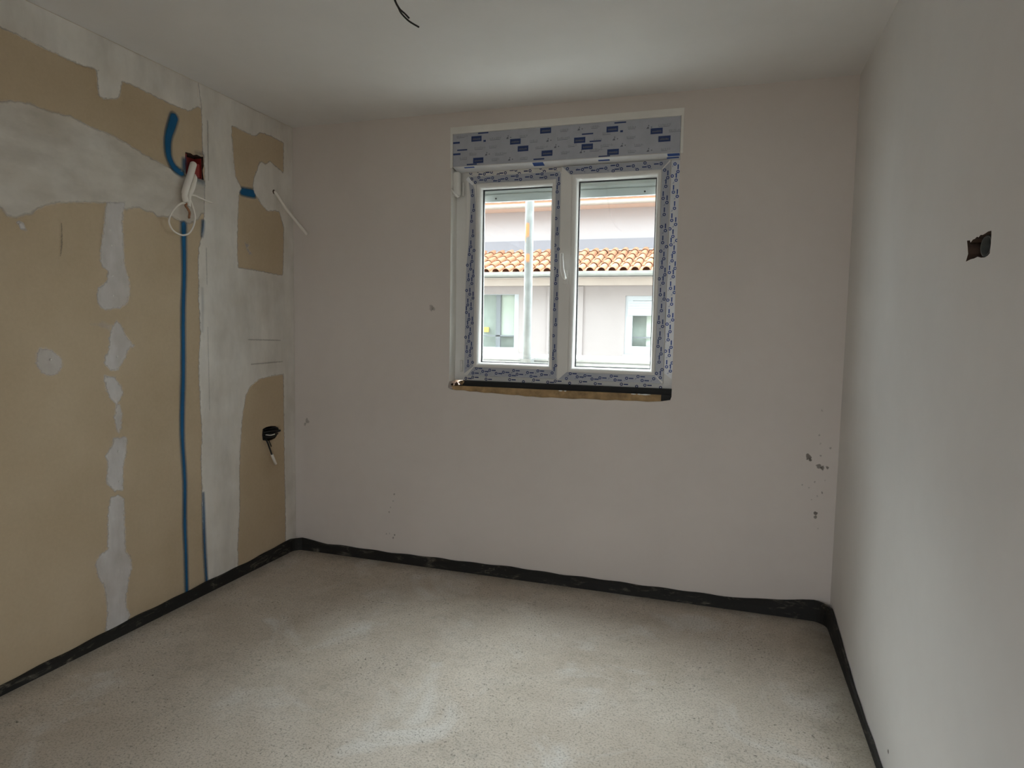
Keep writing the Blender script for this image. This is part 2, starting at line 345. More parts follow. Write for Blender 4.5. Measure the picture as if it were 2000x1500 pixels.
PL = {
    'A': [(-4.45, 2.64), (-1.643, 2.646), (-1.506, 2.64), (-0.05, 2.64), (-0.052, 2.5), (-0.206, 2.501), (-0.294, 2.49), (-0.324, 2.462), (-0.353, 2.454), (-0.435, 2.458), (-0.561, 2.46), (-0.727, 2.478), (-0.747, 2.482), (-0.781, 2.463), (-0.811, 2.442), (-0.868, 2.44), (-0.988, 2.443), (-1.107, 2.452), (-1.183, 2.452), (-1.296, 2.453), (-1.323, 2.453), (-1.369, 2.446), (-1.435, 2.447), (-1.544, 2.452), (-1.62, 2.458), (-1.687, 2.462), (-1.788, 2.47), (-4.45, 2.46)],
    'B': [(-1.304, 2.466), (-1.299, 2.35), (-1.28, 2.346), (-1.231, 2.36), (-1.2, 2.377), (-1.189, 2.42), (-1.177, 2.471)],
    'C': [(-0.75, 2.64), (-0.727, 2.478), (-0.726, 2.393), (-0.726, 2.261), (-0.716, 2.25), (-0.714, 2.128), (-0.719, 2.009), (-0.725, 1.931), (-0.744, 1.852), (-0.763, 1.78), (-0.772, 1.677), (-0.768, 1.601), (-0.773, 1.536), (-0.768, 1.472), (-0.764, 1.353), (-0.778, 1.231), (-0.78, 1.145), (-0.776, 1.04), (-0.772, 0.924), (-0.767, 0.841), (-0.778, 0.715), (-0.775, 0.543), (-0.778, 0.425), (-0.769, 0.27), (-0.758, 0.124), (-0.754, -0.04), (0.05, -0.04), (0.05, 2.64)],
    'CU': [(-0.52, 2.459), (-0.508, 2.317), (-0.492, 2.195), (-0.445, 2.147), (-0.466, 2.124), (-0.475, 2.054), (-0.487, 1.869), (-0.489, 1.778), (-0.483, 1.716), (-0.369, 1.715), (-0.252, 1.712), (-0.161, 1.708), (-0.104, 1.707), (-0.09, 1.996), (-0.089, 2.314), (-0.086, 2.488), (-0.206, 2.495), (-0.294, 2.488), (-0.324, 2.462), (-0.353, 2.454), (-0.435, 2.458)],
    'CL': [(-0.525, -0.04), (-0.521, 0.194), (-0.501, 0.375), (-0.501, 0.561), (-0.489, 0.732), (-0.473, 0.868), (-0.46, 0.935), (-0.437, 1.019), (-0.395, 1.065), (-0.321, 1.098), (-0.231, 1.108), (-0.109, 1.113), (-0.108, 0.897), (-0.108, 0.581), (-0.103, 0.26), (-0.107, -0.04)],
    'CP': [(-0.297, 2.329), (-0.249, 2.323), (-0.209, 2.35), (-0.094, 2.313), (0.018, 2.315), (0.014, 2.022), (-0.095, 1.996), (-0.131, 2.08), (-0.187, 2.073), (-0.232, 2.062), (-0.276, 2.083), (-0.331, 2.129), (-0.359, 2.168), (-0.35, 2.218)],
    'D': [(-4.45, 2.20), (-2.6, 2.15), (-1.834, 2.165), (-1.698, 2.198), (-1.605, 2.223), (-1.527, 2.219), (-1.428, 2.227), (-1.339, 2.211), (-1.236, 2.205), (-1.153, 2.188), (-1.073, 2.165), (-0.967, 2.147), (-0.886, 2.135), (-0.845, 2.126), (-0.714, 2.126), (-0.644, 2.075), (-0.7, 1.969), (-0.741, 1.962), (-0.759, 1.931), (-0.819, 1.898), (-0.874, 1.902), (-0.935, 1.913), (-1.01, 1.901), (-1.027, 1.912), (-1.061, 1.915), (-1.108, 1.921), (-1.151, 1.917), (-1.183, 1.9), (-1.221, 1.92), (-1.327, 1.906), (-1.45, 1.883), (-1.521, 1.864), (-1.578, 1.833), (-1.603, 1.81), (-1.647, 1.795), (-1.665, 1.782), (-1.692, 1.791), (-1.709, 1.812), (-1.731, 1.833), (-1.849, 1.834), (-4.45, 1.85)],
    'DB': [(-1.656, 1.772), (-1.633, 1.772), (-1.621, 1.746), (-1.644, 1.748)],
    'E': [(-1.281, 1.915), (-1.19, 1.932), (-1.204, 1.837), (-1.199, 1.675), (-1.192, 1.631), (-1.176, 1.587), (-1.175, 1.535), (-1.19, 1.489), (-1.229, 1.467), (-1.295, 1.458), (-1.324, 1.468), (-1.339, 1.504), (-1.333, 1.547), (-1.291, 1.578), (-1.282, 1.623), (-1.306, 1.638), (-1.319, 1.662), (-1.309, 1.743), (-1.294, 1.816)],
    'F': [(-1.246, 1.411), (-1.226, 1.397), (-1.202, 1.352), (-1.159, 1.297), (-1.191, 1.291), (-1.205, 1.252), (-1.227, 1.223), (-1.246, 1.197), (-1.279, 1.196), (-1.308, 1.22), (-1.31, 1.249), (-1.286, 1.286), (-1.284, 1.337), (-1.27, 1.381)],
    'F2': [(-1.369, 1.393), (-1.314, 1.405), (-1.27, 1.39), (-1.281, 1.37), (-1.327, 1.387)],
    'G': [(-1.315, 1.176), (-1.28, 1.165), (-1.265, 1.169), (-1.236, 1.126), (-1.224, 1.093), (-1.243, 1.058), (-1.259, 1.048), (-1.284, 1.069), (-1.307, 1.109)],
    'H': [(-1.259, 1.048), (-1.244, 1.042), (-1.232, 1.002), (-1.237, 0.943), (-1.251, 0.913), (-1.263, 0.93), (-1.272, 0.984)],
    'I': [(-1.277, 0.896), (-1.212, 0.893), (-1.218, 0.813), (-1.235, 0.76), (-1.239, 0.658), (-1.28, 0.661), (-1.319, 0.704), (-1.311, 0.802), (-1.32, 0.826), (-1.288, 0.862)],
    'J': [(-1.301, 0.636), (-1.265, 0.641), (-1.235, 0.615), (-1.236, 0.508), (-1.235, 0.375), (-1.212, 0.339), (-1.206, 0.284), (-1.221, 0.246), (-1.24, 0.157), (-1.239, 0.109), (-1.221, 0.073), (-1.247, 0.023), (-1.35, 0.034), (-1.334, 0.129), (-1.345, 0.245), (-1.373, 0.301), (-1.385, 0.369), (-1.365, 0.398), (-1.325, 0.408), (-1.319, 0.567)],
    'K': [(-1.588, 1.298), (-1.543, 1.291), (-1.502, 1.255), (-1.499, 1.228), (-1.522, 1.194), (-1.554, 1.188), (-1.588, 1.202), (-1.606, 1.239), (-1.601, 1.278)],
    'NB': [(-0.428, 1.858), (-0.387, 1.852), (-0.404, 1.833), (-0.371, 1.798), (-0.396, 1.8), (-0.42, 1.831)],
}
onL = lambda a, b_, d: (d, a, b_)
def clampbb(bb):
    return [max(bb[0], REAR+0.002), min(bb[1], -0.0015), max(bb[2], 0.002), min(bb[3], H-0.002)]
def not_hole(s, a, b):                              # plaster stops at the cut-out of the red box
    return min(s, -poly_sd(HOLE_L, a, b)+0.001) if (-0.90 < a < -0.65 and 2.05 < b < 2.30) else s
def sd_c(a, b):
    s = min(poly_sd(PL['C'], a, b), -poly_sd(PL['CU'], a, b), -poly_sd(PL['CL'], a, b))
    return max(s, poly_sd(PL['CP'], a, b))
o = coat_mesh('plaster_band', 'skim', wall_left, lambda a, b: not_hole(sd_c(a, b), a, b), clampbb(bbox(PL['C'])), onL, 0.012, 0.0012)
o['label'] = 'wide white skim plaster band beside the window-wall corner'
def sd_a(a, b): return max(poly_sd(PL['A'], a, b), poly_sd(PL['B'], a, b))
o = coat_mesh('plaster_band', 'skim', wall_left, sd_a, clampbb([REAR, -0.5, 2.33, H]), onL, 0.012, 0.0006)
o['label'] = 'white skim plaster band along the ceiling joint'
o = coat_mesh('plaster_smear', 'smear', wall_left, lambda a, b: not_hole(poly_sd(PL['D'], a, b), a, b), clampbb(bbox(PL['D'])), onL, 0.012, 0.0004, 0.88)
o['label'] = 'broad thin white plaster smear with wavy edges'
for k, opv in (('DB', .9), ('E', .72), ('F', .85), ('F2', .3), ('G', .85), ('H', .8), ('I', .95), ('J', .85), ('K', .62), ('NB', .5)):
    coat_mesh('plaster_patch', 'skim2', wall_left, lambda a, b, k=k: poly_sd(PL[k], a, b), clampbb(bbox(PL[k])), onL, 0.006, 0.0030 if k == 'E' else 0.0008, opv)
# small pale screw heads set in the filled patches
for a, b_ in ((-1.265, 1.80), (-1.262, 1.735), (-1.262, 1.605), (-1.262, 1.52), (-1.25, 1.255), (-1.549, 1.252), (-1.258, 0.835), (-1.258, 0.70)):
    MB().tube([(0.0012, a, b_), (0.0055, a, b_)], [0.005, 0.0035], 10).build('screw_head', 'screw', wall_left)
ST = {
    'curve': [(-0.893, 2.409, 0.0505), (-0.916, 2.347, 0.0501), (-0.939, 2.284, 0.043), (-0.944, 2.228, 0.0396), (-0.936, 2.183, 0.0362), (-0.907, 2.147, 0.0363), (-0.867, 2.132, 0.0333), (-0.845, 2.124, 0.03)],
    'main': [(-0.858, 1.909, 0.0363), (-0.86, 1.818, 0.0296), (-0.862, 1.654, 0.0262), (-0.873, 1.486, 0.0261), (-0.878, 1.318, 0.026), (-0.883, 1.151, 0.0261), (-0.895, 0.939, 0.0261), (-0.896, 0.811, 0.023), (-0.888, 0.621, 0.0216), (-0.894, 0.413, 0.0218), (-0.892, 0.255, 0.0204), (-0.891, 0.03, 0.0208)],
    'second': [(-0.768, 0.541, 0.0068), (-0.768, 0.406, 0.0138), (-0.766, 0.242, 0.0174), (-0.757, 0.03, 0.0177)],
    'third': [(-0.731, 1.935, 0.0169), (-0.736, 1.891, 0.0169), (-0.744, 1.839, 0.0101)],
    'fourth': [(-0.747, 1.595, 0.008), (-0.747, 1.491, 0.010), (-0.754, 1.361, 0.008)],
    'spot': [(-0.47, 2.129, 0.0395), (-0.397, 2.135, 0.0472), (-0.325, 2.14, 0.0442)],
    'hl': [(-0.848, 2.215, 0.0235), (-0.850, 2.138, 0.0234)], 'ht': [(-0.783, 2.253, 0.014), (-0.709, 2.257, 0.014)], 'hb': [(-0.78, 2.118, 0.02), (-0.713, 2.116, 0.02)],
}
def stroke(name, pts, mat, parent, to3, lift, op):
    P = spline([(a, b_, w) for a, b_, w in pts], 14); v, sd, f = [], [], []; n = len(P)
    ex = 0.014
    for i, q in enumerate(P):
        t = Vector((P[min(i+1, n-1)].x-P[max(i-1, 0)].x, P[min(i+1, n-1)].y-P[max(i-1, 0)].y)).normalized(); nn = Vector((-t.y, t.x))
        base = Vector((q.x, q.y)); h = q.z/2
        endd = min((Vector((P[0].x, P[0].y))-base).length, (Vector((P[-1].x, P[-1].y))-base).length)
        for s in (-1, -0.5, 0, 0.5, 1):
            c = base+nn*s*(h+ex); v.append(to3(c.x, max(0.003, c.y), lift)); sd.append(h-math.hypot(abs(s)*(h+ex), max(0.0, h+0.004-endd)))
    for i in range(n-1):
        for k in range(4): f.append((i*5+k, i*5+k+1, i*5+k+6, i*5+k+5))
    me = bpy.data.meshes.new(name); me.from_pydata(v, [], f); me.update(); set_attr(me, 'sd', sd); set_attr(me, 'op', [op]*len(v))
    return link(name, me, mat, parent, True)
for k, (lift, op) in {'curve': (0.0034, 1), 'main': (0.0034, 1), 'second': (0.0036, .9), 'third': (0.0036, .75), 'fourth': (0.0036, .3), 'spot': (0.0008, .95), 'hl': (0.0034, .7), 'ht': (0.0034, .35), 'hb': (0.0036, .45)}.items():
    stroke('blue_paint_line', ST[k], 'spray', wall_left, onL, lift, op)
# trowel scratches on the white band
for pts, op in (([(-0.42, 1.325, .006), (-0.28, 1.322, .007), (-0.13, 1.318, .005)], .35), ([(-0.40, 1.185, .006), (-0.25, 1.188, .007), (-0.11, 1.19, .005)], .35),
                ([(-0.715, 1.80, .006), (-0.715, 1.70, .006), (-0.715, 1.60, .004)], .3), ([(-0.715, 1.40, .005), (-0.714, 1.15, .006), (-0.714, 0.95, .004)], .22),
                ([(-0.69, 2.44, .008), (-0.69, 2.30, .009), (-0.69, 2.13, .006)], .25), ([(-1.494, 1.66, .003), (-1.485, 1.72, .006), (-1.484, 1.80, .003)], .5)):
    stroke('scratch', pts, 'scuff', wall_left, onL, 0.0032, op)
# scuffs on the window wall
onB = lambda a, b_, d: (a, -d, b_)
rs = random.Random(3)
def scuff(x, z, r, op):
    n = 7; ph = rs.random()*6
    poly = [(x+math.cos(ph+6.283*i/n)*r*(0.5+rs.random()*0.8), z+math.sin(ph+6.283*i/n)*r*(0.5+rs.random()*0.8)*1.2) for i in range(n)]
    coat_mesh('scuff_mark', 'scuff', wall_back, lambda a, b: poly_sd(poly, a, b), bbox(poly, 0.006), onB, 0.004, 0.0006, op)
for x, z, r, op in ((0.929, 1.525, .016, .35), (0.945, 1.515, .010, .3), (0.091, 0.82, .015, .45), (0.075, 0.80, .008, .4), (0.697, 0.414, .006, .6), (0.690, 0.37, .005, .5), (0.663, 0.301, .005, .6), (0.672, 0.33, .004, .5), (0.691, 0.147, .006, .8), (0.70, 0.165, .005, .8), (0.664, 0.17, .004, .5), (0.645, 0.165, .004, .6),
                    (2.949, 0.812, .013, .75), (2.958, 0.795, .008, .8), (2.999, 0.768, .012, .6), (3.017, 0.760, .010, .75), (3.035, 0.765, .008, .7), (2.997, 0.535, .010, .75), (2.996, 0.515, .008, .7), (2.994, 0.92, .004, .6), (2.999, 1.04, .005, .5), (3.0, 0.88, .004, .6), (3.005, 0.82, .005, .6), (2.985, 0.69, .004, .5), (2.96, 0.66, .004, .5), (3.02, 0.64, .005, .7), (2.93, 0.67, .004, .45), (3.0, 0.62, .004, .6), (3.03, 0.70, .003, .6), (3.045, 0.86, .005, .5), (3.01, 0.46, .003, .5), (2.975, 0.60, .003, .5)):
    scuff(x, z, r, op*0.72)

# ------------------------------------------------------------------ edge strip of black foam round the floor
path = []                                           # (x, y, height)
for y, h in ((REAR+0.01, .03), (-3.2, .026), (-1.8, .034), (-1.55, .043), (-1.23, .052), (-0.9, .058), (-0.52, .060), (-0.19, .071), (-0.075, .075)): path.append((0.008, y, h))
for i in range(1, 6):
    th = math.pi/2*i/6; r = 0.065; path.append((0.008+r-r*math.cos(th), -0.008-r+r*math.sin(th), .076))
for x, h in ((0.12, .068), (0.234, .057), (0.5, .056), (0.8, .057), (1.1, .061), (1.444, .064), (1.75, .062), (2.026, .061), (2.296, .062), (2.554, .058), (2.703, .066), (2.85, .083), (2.96, .096)): path.append((x, -0.008, h))
for i in range(1, 7):
    th = math.pi/2*i/7; r = 0.085; path.append((W-0.008-r+r*math.sin(th), -0.008-r+r*math.cos(th), .100))
for y, h in ((-0.10, .104), (-0.20, .097), (-0.29, .087), (-0.45, .062), (-0.62, .037), (-0.9, .022), (-1.17, .014), (-2.0, .012), (REAR+0.01, .012)): path.append((W-0.008, y, h))
dense = []
for i in range(len(path)-1):
    a, b_ = Vector(path[i]), Vector(path[i+1]); n = max(1, int((b_-a).length/0.03))
    dense += [a.lerp(b_, k/n) for k in range(n)]
dense.append(Vector(path[-1]))
v, f = [], []; n = len(dense)
for i, q in enumerate(dense):
    t = dense[min(i+1, n-1)]-dense[max(i-1, 0)]; t = Vector((t.x, t.y)).normalized(); nn = Vector((t.y, -t.x))   # towards the room
    hgt = q.z+0.002*math.sin(i*0.9)+0.0015*math.sin(i*0.37); wob = 0.0015*math.sin(i*0.53)
    for s, z in ((-0.005, 0), (-0.005, hgt), (0.005+wob, hgt-0.001), (0.006+wob, hgt*0.5), (0.010, 0)):
        v.append((q.x+nn.x*s, q.y+nn.y*s, z))
for i in range(n-1):
    for k in range(5): f.append((i*5+k, i*5+(k+1) % 5, (i+1)*5+(k+1) % 5, (i+1)*5+k))
f += [tuple(range(5)), tuple((n-1)*5+k for k in range(4, -1, -1))]
o = mesh('edge_strip', v, f, 'foam'); tag(o, 'black foam edge strip splashed with plaster running round the floor', 'strip')

# ------------------------------------------------------------------ the window
win = tag(empty('window_1'), kind='structure')
BZ0_ = 2.304
YF, YS, YS2, YG = 0.080, 0.060, 0.050, 0.105        # fixed frame face, left sash face, right sash face, glass
FZ0, FZ1 = 1.108, 2.306
def ring(mb, x0, x1, z0, z1, prof):                 # profile [(inset, y)] swept round a rectangle with mitred corners, closed
    cs = [((x0, z0), (1, 1)), ((x1, z0), (-1, 1)), ((x1, z1), (-1, -1)), ((x0, z1), (1, -1))]
    n = len(prof); vv = [(cx+sx*i_, y, cz+sz*i_) for (cx, cz), (sx, sz) in cs for i_, y in prof]
    ff = [(c*n+k, c*n+(k+1) % n, ((c+1) % 4)*n+(k+1) % n, ((c+1) % 4)*n+k) for c in range(4) for k in range(n)]
    mb.add(vv, ff); return mb
def frame4(x0, x1, z0, z1, l, r, b, t, prof_y0, prof_y1):   # four rails of unequal width
    mb = MB(); mb.box(x0, x0+l, prof_y0, prof_y1, z0, z1).box(x1-r, x1, prof_y0, prof_y1, z0, z1)
    mb.box(x0+l, x1-r, prof_y0, prof_y1, z0, z0+b).box(x0+l, x1-r, prof_y0, prof_y1, z1-t, z1); return mb
bevel(frame4(OX0, OX1, FZ0, FZ1, 0.078, 0.068, 0.045, 0.06, YF, 0.155).build('fixed_frame', 'pvc', win), 0.003)
def sash(x0, x1, z0, z1, gx0, gx1, gz0, gz1, yf):
    """flat outer rails between (x,z) and the bead, rounded glazing bead down to the glass"""
    bw = 0.030
    s = frame4(x0, x1, z0, z1, gx0-bw-x0, x1-gx1-bw, gz0-bw-z0, z1-gz1-bw, yf, 0.14).build('sash', 'pvc', win); bevel(s, 0.003)
    prof = [(0.0, 0.13), (0.0, yf-0.001), (0.004, yf-0.0045), (0.011, yf-0.004), (0.018, yf+0.002), (0.024, yf+0.014), (0.028, YG-0.012), (0.0285, 0.13)]
    bd = MB(); ring(bd, gx0-bw, gx1+bw, gz0-bw, gz1+bw, prof); bd.build('glazing_bead', 'pvc', s, True)
    gk = MB(); ring(gk, gx0-0.0015, gx1+0.0015, gz0-0.0015, gz1+0.0015, [(0, YG-0.006), (0.0045, YG-0.004), (0.0045, YG+0.01), (0, YG+0.01)]); gk.build('gasket', 'rubber', s)
    MB().box(gx0, gx1, YG, YG+0.004, gz0, gz1).build('pane', 'glass', s)
    MB().box(gx0, gx1, YG+0.018, YG+0.022, gz0, gz1).build('pane', 'glass', s)
    return s
LX0, LX1, LZ0, LZ1 = 1.114, 1.676, 1.137, 2.262
RX0, RX1, RZ0, RZ1 = 1.668, 2.240, 1.135, 2.284
s1 = sash(LX0, LX1, LZ0, LZ1, 1.203, 1.606, 1.217, 2.191, YS)
s2 = sash(RX0, RX1, RZ0, RZ1, 1.757, 2.167, 1.208, 2.208, YS2)
bevel(MB().box(OX0-.0005, OX0+.003, -0.002, YF+.001, 1.104, BZ0_-.002).build('reveal_lining', 'filler_glint', win), 0.001)
# handle on the meeting stile of the right sash
hd = MB().box(1.690, 1.720, 0.040, 0.0495, 1.655, 1.735).build('handle', 'pvc', s2); bevel(hd, 0.006, 3)
gp = MB(); gp.tube(spline([(1.705, 0.045, 1.690), (1.705, 0.018, 1.690), (1.703, 0.002, 1.705), (1.697, -0.003, 1.735), (1.692, 0.002, 1.785), (1.691, 0.006, 1.818)], 5), [0.010]*5+[0.0105]*15+[0.009]*5+[0.007], 10)
gp.build('handle_grip', 'pvc', s2, True)
# hinge on the left
MB().tube([(1.092, 0.068, 2.16), (1.092, 0.068, 2.235)], 0.008, 10).build('hinge', 'pvc', win, True)
MB().tube([(1.092, 0.068, 1.16), (1.092, 0.068, 1.225)], 0.008, 10).build('hinge', 'pvc', win, True)
# what is left open under the frame: black tape, raw timber, white bits painted for light leaks
MB().box(1.100, 2.289, 0.030, 0.16, 1.079, FZ0).build('sealing_tape', 'black', win)
tb = MB().prism_y([(1.062, 1.0795), (1.062, 1.048), (1.25, 1.037), (1.5, 1.03), (1.8, 1.03), (2.1, 1.033), (2.236, 1.038), (2.236, 1.0795)], 0.012, 0.28).build('sill_timber', 'timber', win)
MB().box(2.237, 2.288, 0.018, 0.20, 1.046, 1.079).build('sealing_tape', 'black', win)
rs = random.Random(11)
for k in range(16):                                 # broken mortar lumps at the left end, smaller ones along the lip
    x = 1.048+rs.random()*0.07 if k < 8 else 1.15+rs.random()*0.10
    z = 1.066+rs.random()*0.035 if k < 8 else 1.060+rs.random()*0.008
    r = 0.006+rs.random()*0.008 if k < 8 else 0.004+rs.random()*0.003
    bm = bmesh.new(); bmesh.ops.create_icosphere(bm, subdivisions=1, radius=r)
    for q in bm.verts: q.co *= 0.7+rs.random()*0.6
    me = bpy.data.meshes.new('mortar_lump'); bm.to_mesh(me); bm.free()
    q = link('mortar_lump', me, 'timber' if k % 3 else 'cavity', win); q.location = (x, 0.022+rs.random()*0.01, z)
for x, l in ((2.095, .016), (2.12, .008), (2.155, .03), (2.125, .006), (1.70, .012), (1.725, .008)):  # white bits painted in for daylight leaking through the sill gap
    bm = bmesh.new(); bmesh.ops.create_icosphere(bm, subdivisions=1, radius=0.5)
    for q in bm.verts: q.co = Vector((q.co.x*l*2, q.co.y*0.008, q.co.z*0.007))*(0.8+rs.random()*0.4)
    me = bpy.data.meshes.new('leak_glint'); bm.to_mesh(me); bm.free()
    q = link('leak_glint', me, 'filler_glint', win); q.location = (x, 0.010, 1.078)

# protective film: thin sheets on the faces, printed with a repeating ring-and-dash mark
def sheet(name, poly, y, mat, parent):              # flat polygon (x,z) sheet, 0.6 mm thick, facing the room
    return MB().prism_y(poly, y, y-0.0006).build(name, mat, parent)
def prints(poly, y, vertical, u0, u1, v0, v1, mat, parent, pitch=0.082, flip=1, big=1.0, seed=0):
    """marks in a strip: u runs along it, v across; u/v in metres; clipped to the outline by centre"""
    mb = MB(); r_ = random.Random(seed)
    def put(pts):
        q = [((v_, u_) if vertical else (u_, v_)) for u_, v_ in pts]
        mb.add([(x, y-0.0007, z) for x, z in q], [tuple(range(len(q)))])
    def ok(u_, v_): return poly_sd(poly, *((v_, u_) if vertical else (u_, v_))) > 0.0035
    def quad(ua, ub, va, vb):
        if all(ok(a, b_) for a in (ua, ub) for b_ in (va, vb)): put([(ua, va), (ub, va), (ub, vb), (ua, vb)])
    k = 0; u = u0-0.05
    while u < u1+0.05:
        for j, (du, dv) in enumerate(((0, 0.0), (0.022, 0.020), (0.043, 0.040))):
            vv = v1-0.006-((dv+(k*0.0085)) % 0.048)
            if vv < v0: continue
            cu = u+du
            if ok(cu, vv):
                ro, ri = 0.0088*big, 0.0040*big; m_ = 8
                for i in range(m_):
                    a, b_ = 6.2832*i/m_+.39, 6.2832*(i+1)/m_+.39
                    put([(cu+ri*math.cos(a), vv+ri*math.sin(a)), (cu+ro*math.cos(a), vv+ro*math.sin(a)), (cu+ro*math.cos(b_), vv+ro*math.sin(b_)), (cu+ri*math.cos(b_), vv+ri*math.sin(b_))])
            s = -flip
            a, b_ = sorted((cu+s*0.012, cu+s*0.036)); quad(a, b_, vv-0.0033, vv+0.0030)
            a, b_ = sorted((cu+flip*0.006, cu+flip*0.014)); quad(a, b_, vv-0.0115, vv-0.0100)
            a, b_ = sorted((cu+flip*0.0125, cu+flip*0.014)); quad(a, b_, vv-0.0175, vv-0.0100)
        u += pitch; k += 1
    if mb.f: tag(mb.build('printed_mark', mat, parent), kind='stuff')
def film(poly, y, vertical, rng, mat='film', ink='ink', parent=win, flip=1, seed=0, label=None):
    fo = sheet('protective_film', poly, y, mat, parent)
    if label: fo['label'] = label
    prints(poly, y-0.0001, vertical, *rng, ink, fo, flip=flip, seed=seed); return fo
e = 0.0008
# left sash: top, right, bottom, curling left
film([(LX0+.010, LZ1-.002), (LX1-.016, LZ1-.002), (1.640, 2.222), (1.165, 2.222)], YS-e, False, (LX0, LX1, 2.222, LZ1))
film([(1.662, LZ1-.006), (1.662, LZ0+.010), (1.634, 1.190), (1.634, 2.220)], YS-e, True, (LZ0, LZ1, 1.634, 1.664), flip=-1)
film([(LX0+.02, LZ0+.002), (LX1-.010, LZ0+.002), (1.636, 1.188), (1.172, 1.188)], YS-e, False, (LX0, LX1, 1.138, 1.188), flip=-1)
lf = [(1.128, 2.236), (1.140, 2.15), (1.137, 2.02), (1.130, 1.88), (1.120, 1.76), (1.116, 1.6), (1.115, 1.3), (1.114, 1.15), (1.170, 1.192), (1.171, 1.6), (1.171, 2.0), (1.170, 2.12), (1.164, 2.19), (1.150, 2.222)]
film(lf, YS-e, True, (1.14, 2.24, 1.113, 1.172), flip=-1)
sheet('peeled_film', [(1.112, 2.245), (1.128, 2.262), (1.158, 2.222), (1.152, 2.212)], YS-0.004, 'film_w_lit', win)
# right sash
film([(RX0+.004, RZ1-.003), (RX1-.006, RZ1-.003), (2.195, 2.238), (1.716, 2.238)], YS2-e, False, (RX0, RX1, 2.238, RZ1))
film([(2.238, RZ1-.010), (2.238, RZ0+.012), (2.199, 1.180), (2.199, 2.236)], YS2-e, True, (RZ0, RZ1, 2.197, 2.240), flip=-1)
film([(RX0+.008, RZ0+.002), (RX1-.006, RZ0+.002), (2.197, 1.178), (1.722, 1.178)], YS2-e, False, (RX0, RX1, 1.136, 1.178), flip=-1)
# fixed frame: bottom, top-left, right upright
film([(1.085, 1.110), (2.285, 1.110), (2.285, 1.1345), (1.085, 1.1345)], YF-e, False, (1.085, 2.285, 1.110, 1.1345), mat='pvc', flip=-1)
film([(1.100, 2.2635), (1.664, 2.2635), (1.664, 2.299), (1.100, 2.299)], YF-e, False, (1.1, 1.664, 2.264, 2.299), mat='pvc')
film([(2.2415, 2.298), (2.288, 2.303), (2.288, 1.25), (2.280, 1.16), (2.2415, 1.19)], YF-e, True, (1.17, 2.3, 2.242, 2.288), mat='film_w_lit', ink='ink2', flip=-1, label='protective film on the right upright, whitened to look brightly lit, with small blue marks')

# ------------------------------------------------------------------ roller shutter: box over the window, slats outside the glass
rsh = tag(empty('roller_shutter'), 'roller shutter with film-covered box above the window and raised slats outside', 'shutter')
BZ0, BZ1 = 2.304, 2.482
bx = bevel(MB().box(OX0+.009, OX1-.003, 0.001, 0.29, BZ0, BZ1+.006).build('shutter_box', 'pvc', rsh), 0.003)
ff = MB().box(1.056, 2.2865, -0.0008, 0.0004, BZ0+.002, BZ1).build('protective_film', 'film', rsh)
US = 0.016/0.076                                    # slope given to the lower flange so its bright underside shows more
fl_ = MB(); fl_.add([(x, y, z) for x in (1.058, 2.2865) for y, z in ((0.001, BZ0-.0002), (0.0785, BZ0-.0002), (0.0785, BZ0-.0165), (0.001, BZ0-.0004))], [(0, 1, 2, 3), (7, 6, 5, 4), (0, 4, 5, 1), (1, 5, 6, 2), (2, 6, 7, 3), (3, 7, 4, 0)]); fl_.build('lower_flange', 'pvc', rsh)
fu = MB(); fu.add([(x, y, BZ0-.0008-y*US-d) for x in (1.058, 2.2865) for y in (0.001, 0.066) for d in (0, .0006)], [(0, 1, 3, 2), (4, 6, 7, 5), (0, 4, 5, 1), (2, 3, 7, 6), (0, 2, 6, 4), (1, 5, 7, 3)]); fu = fu.build('protective_film', 'film_w_lit', rsh)
fu['label'] = 'printed film on the underside of the box, whitened to look lit'
def flat(mb, x0, x1, z0, z1, y): mb.add([(x0, y, z0), (x1, y, z0), (x1, y, z1), (x0, y, z1)], [(0, 1, 2, 3)])
rects = [(1.195, 2.449), (1.42, 2.418), (1.464, 2.378), (1.588, 2.463), (1.598, 2.345), (1.774, 2.4), (1.815, 2.364), (1.944, 2.443), (1.951, 2.328), (2.169, 2.417), (2.209, 2.376), (1.207, 2.332)]
bars = [(1.234, 2.477), (1.815, 2.429), (1.857, 2.389), (1.111, 2.394), (1.169, 2.313), (1.554, 2.317), (1.906, 2.309), (1.984, 2.473)]
stubs = [(1.076, 2.435, .040), (1.079, 2.373, .044), (1.243, 2.434, .014), (1.992, 2.429, .014)]
txt = [(1.306, 2.443), (1.466, 2.444), (1.524, 2.414), (1.567, 2.378), (1.691, 2.458), (1.855, 2.462), (1.685, 2.416), (1.735, 2.376), (1.698, 2.342), (1.861, 2.345), (2.047, 2.444), (2.042, 2.396), (1.918, 2.364), (2.082, 2.355), (2.05, 2.326), (1.11, 2.468), (1.292, 2.4), (1.176, 2.37), (1.337, 2.36), (1.308, 2.331), (1.472, 2.327), (1.217, 2.398), (1.119, 2.349), (1.87, 2.396), (2.209, 2.444), (2.217, 2.324), (1.916, 2.425), (2.262, 2.414)]
ico = [(1.377, 2.445), (1.602, 2.414), (1.645, 2.379), (1.77, 2.46), (1.784, 2.343), (1.389, 2.329), (2.127, 2.441), (2.131, 2.327), (1.255, 2.365), (1.956, 2.396), (1.997, 2.361)]
rs = random.Random(5)
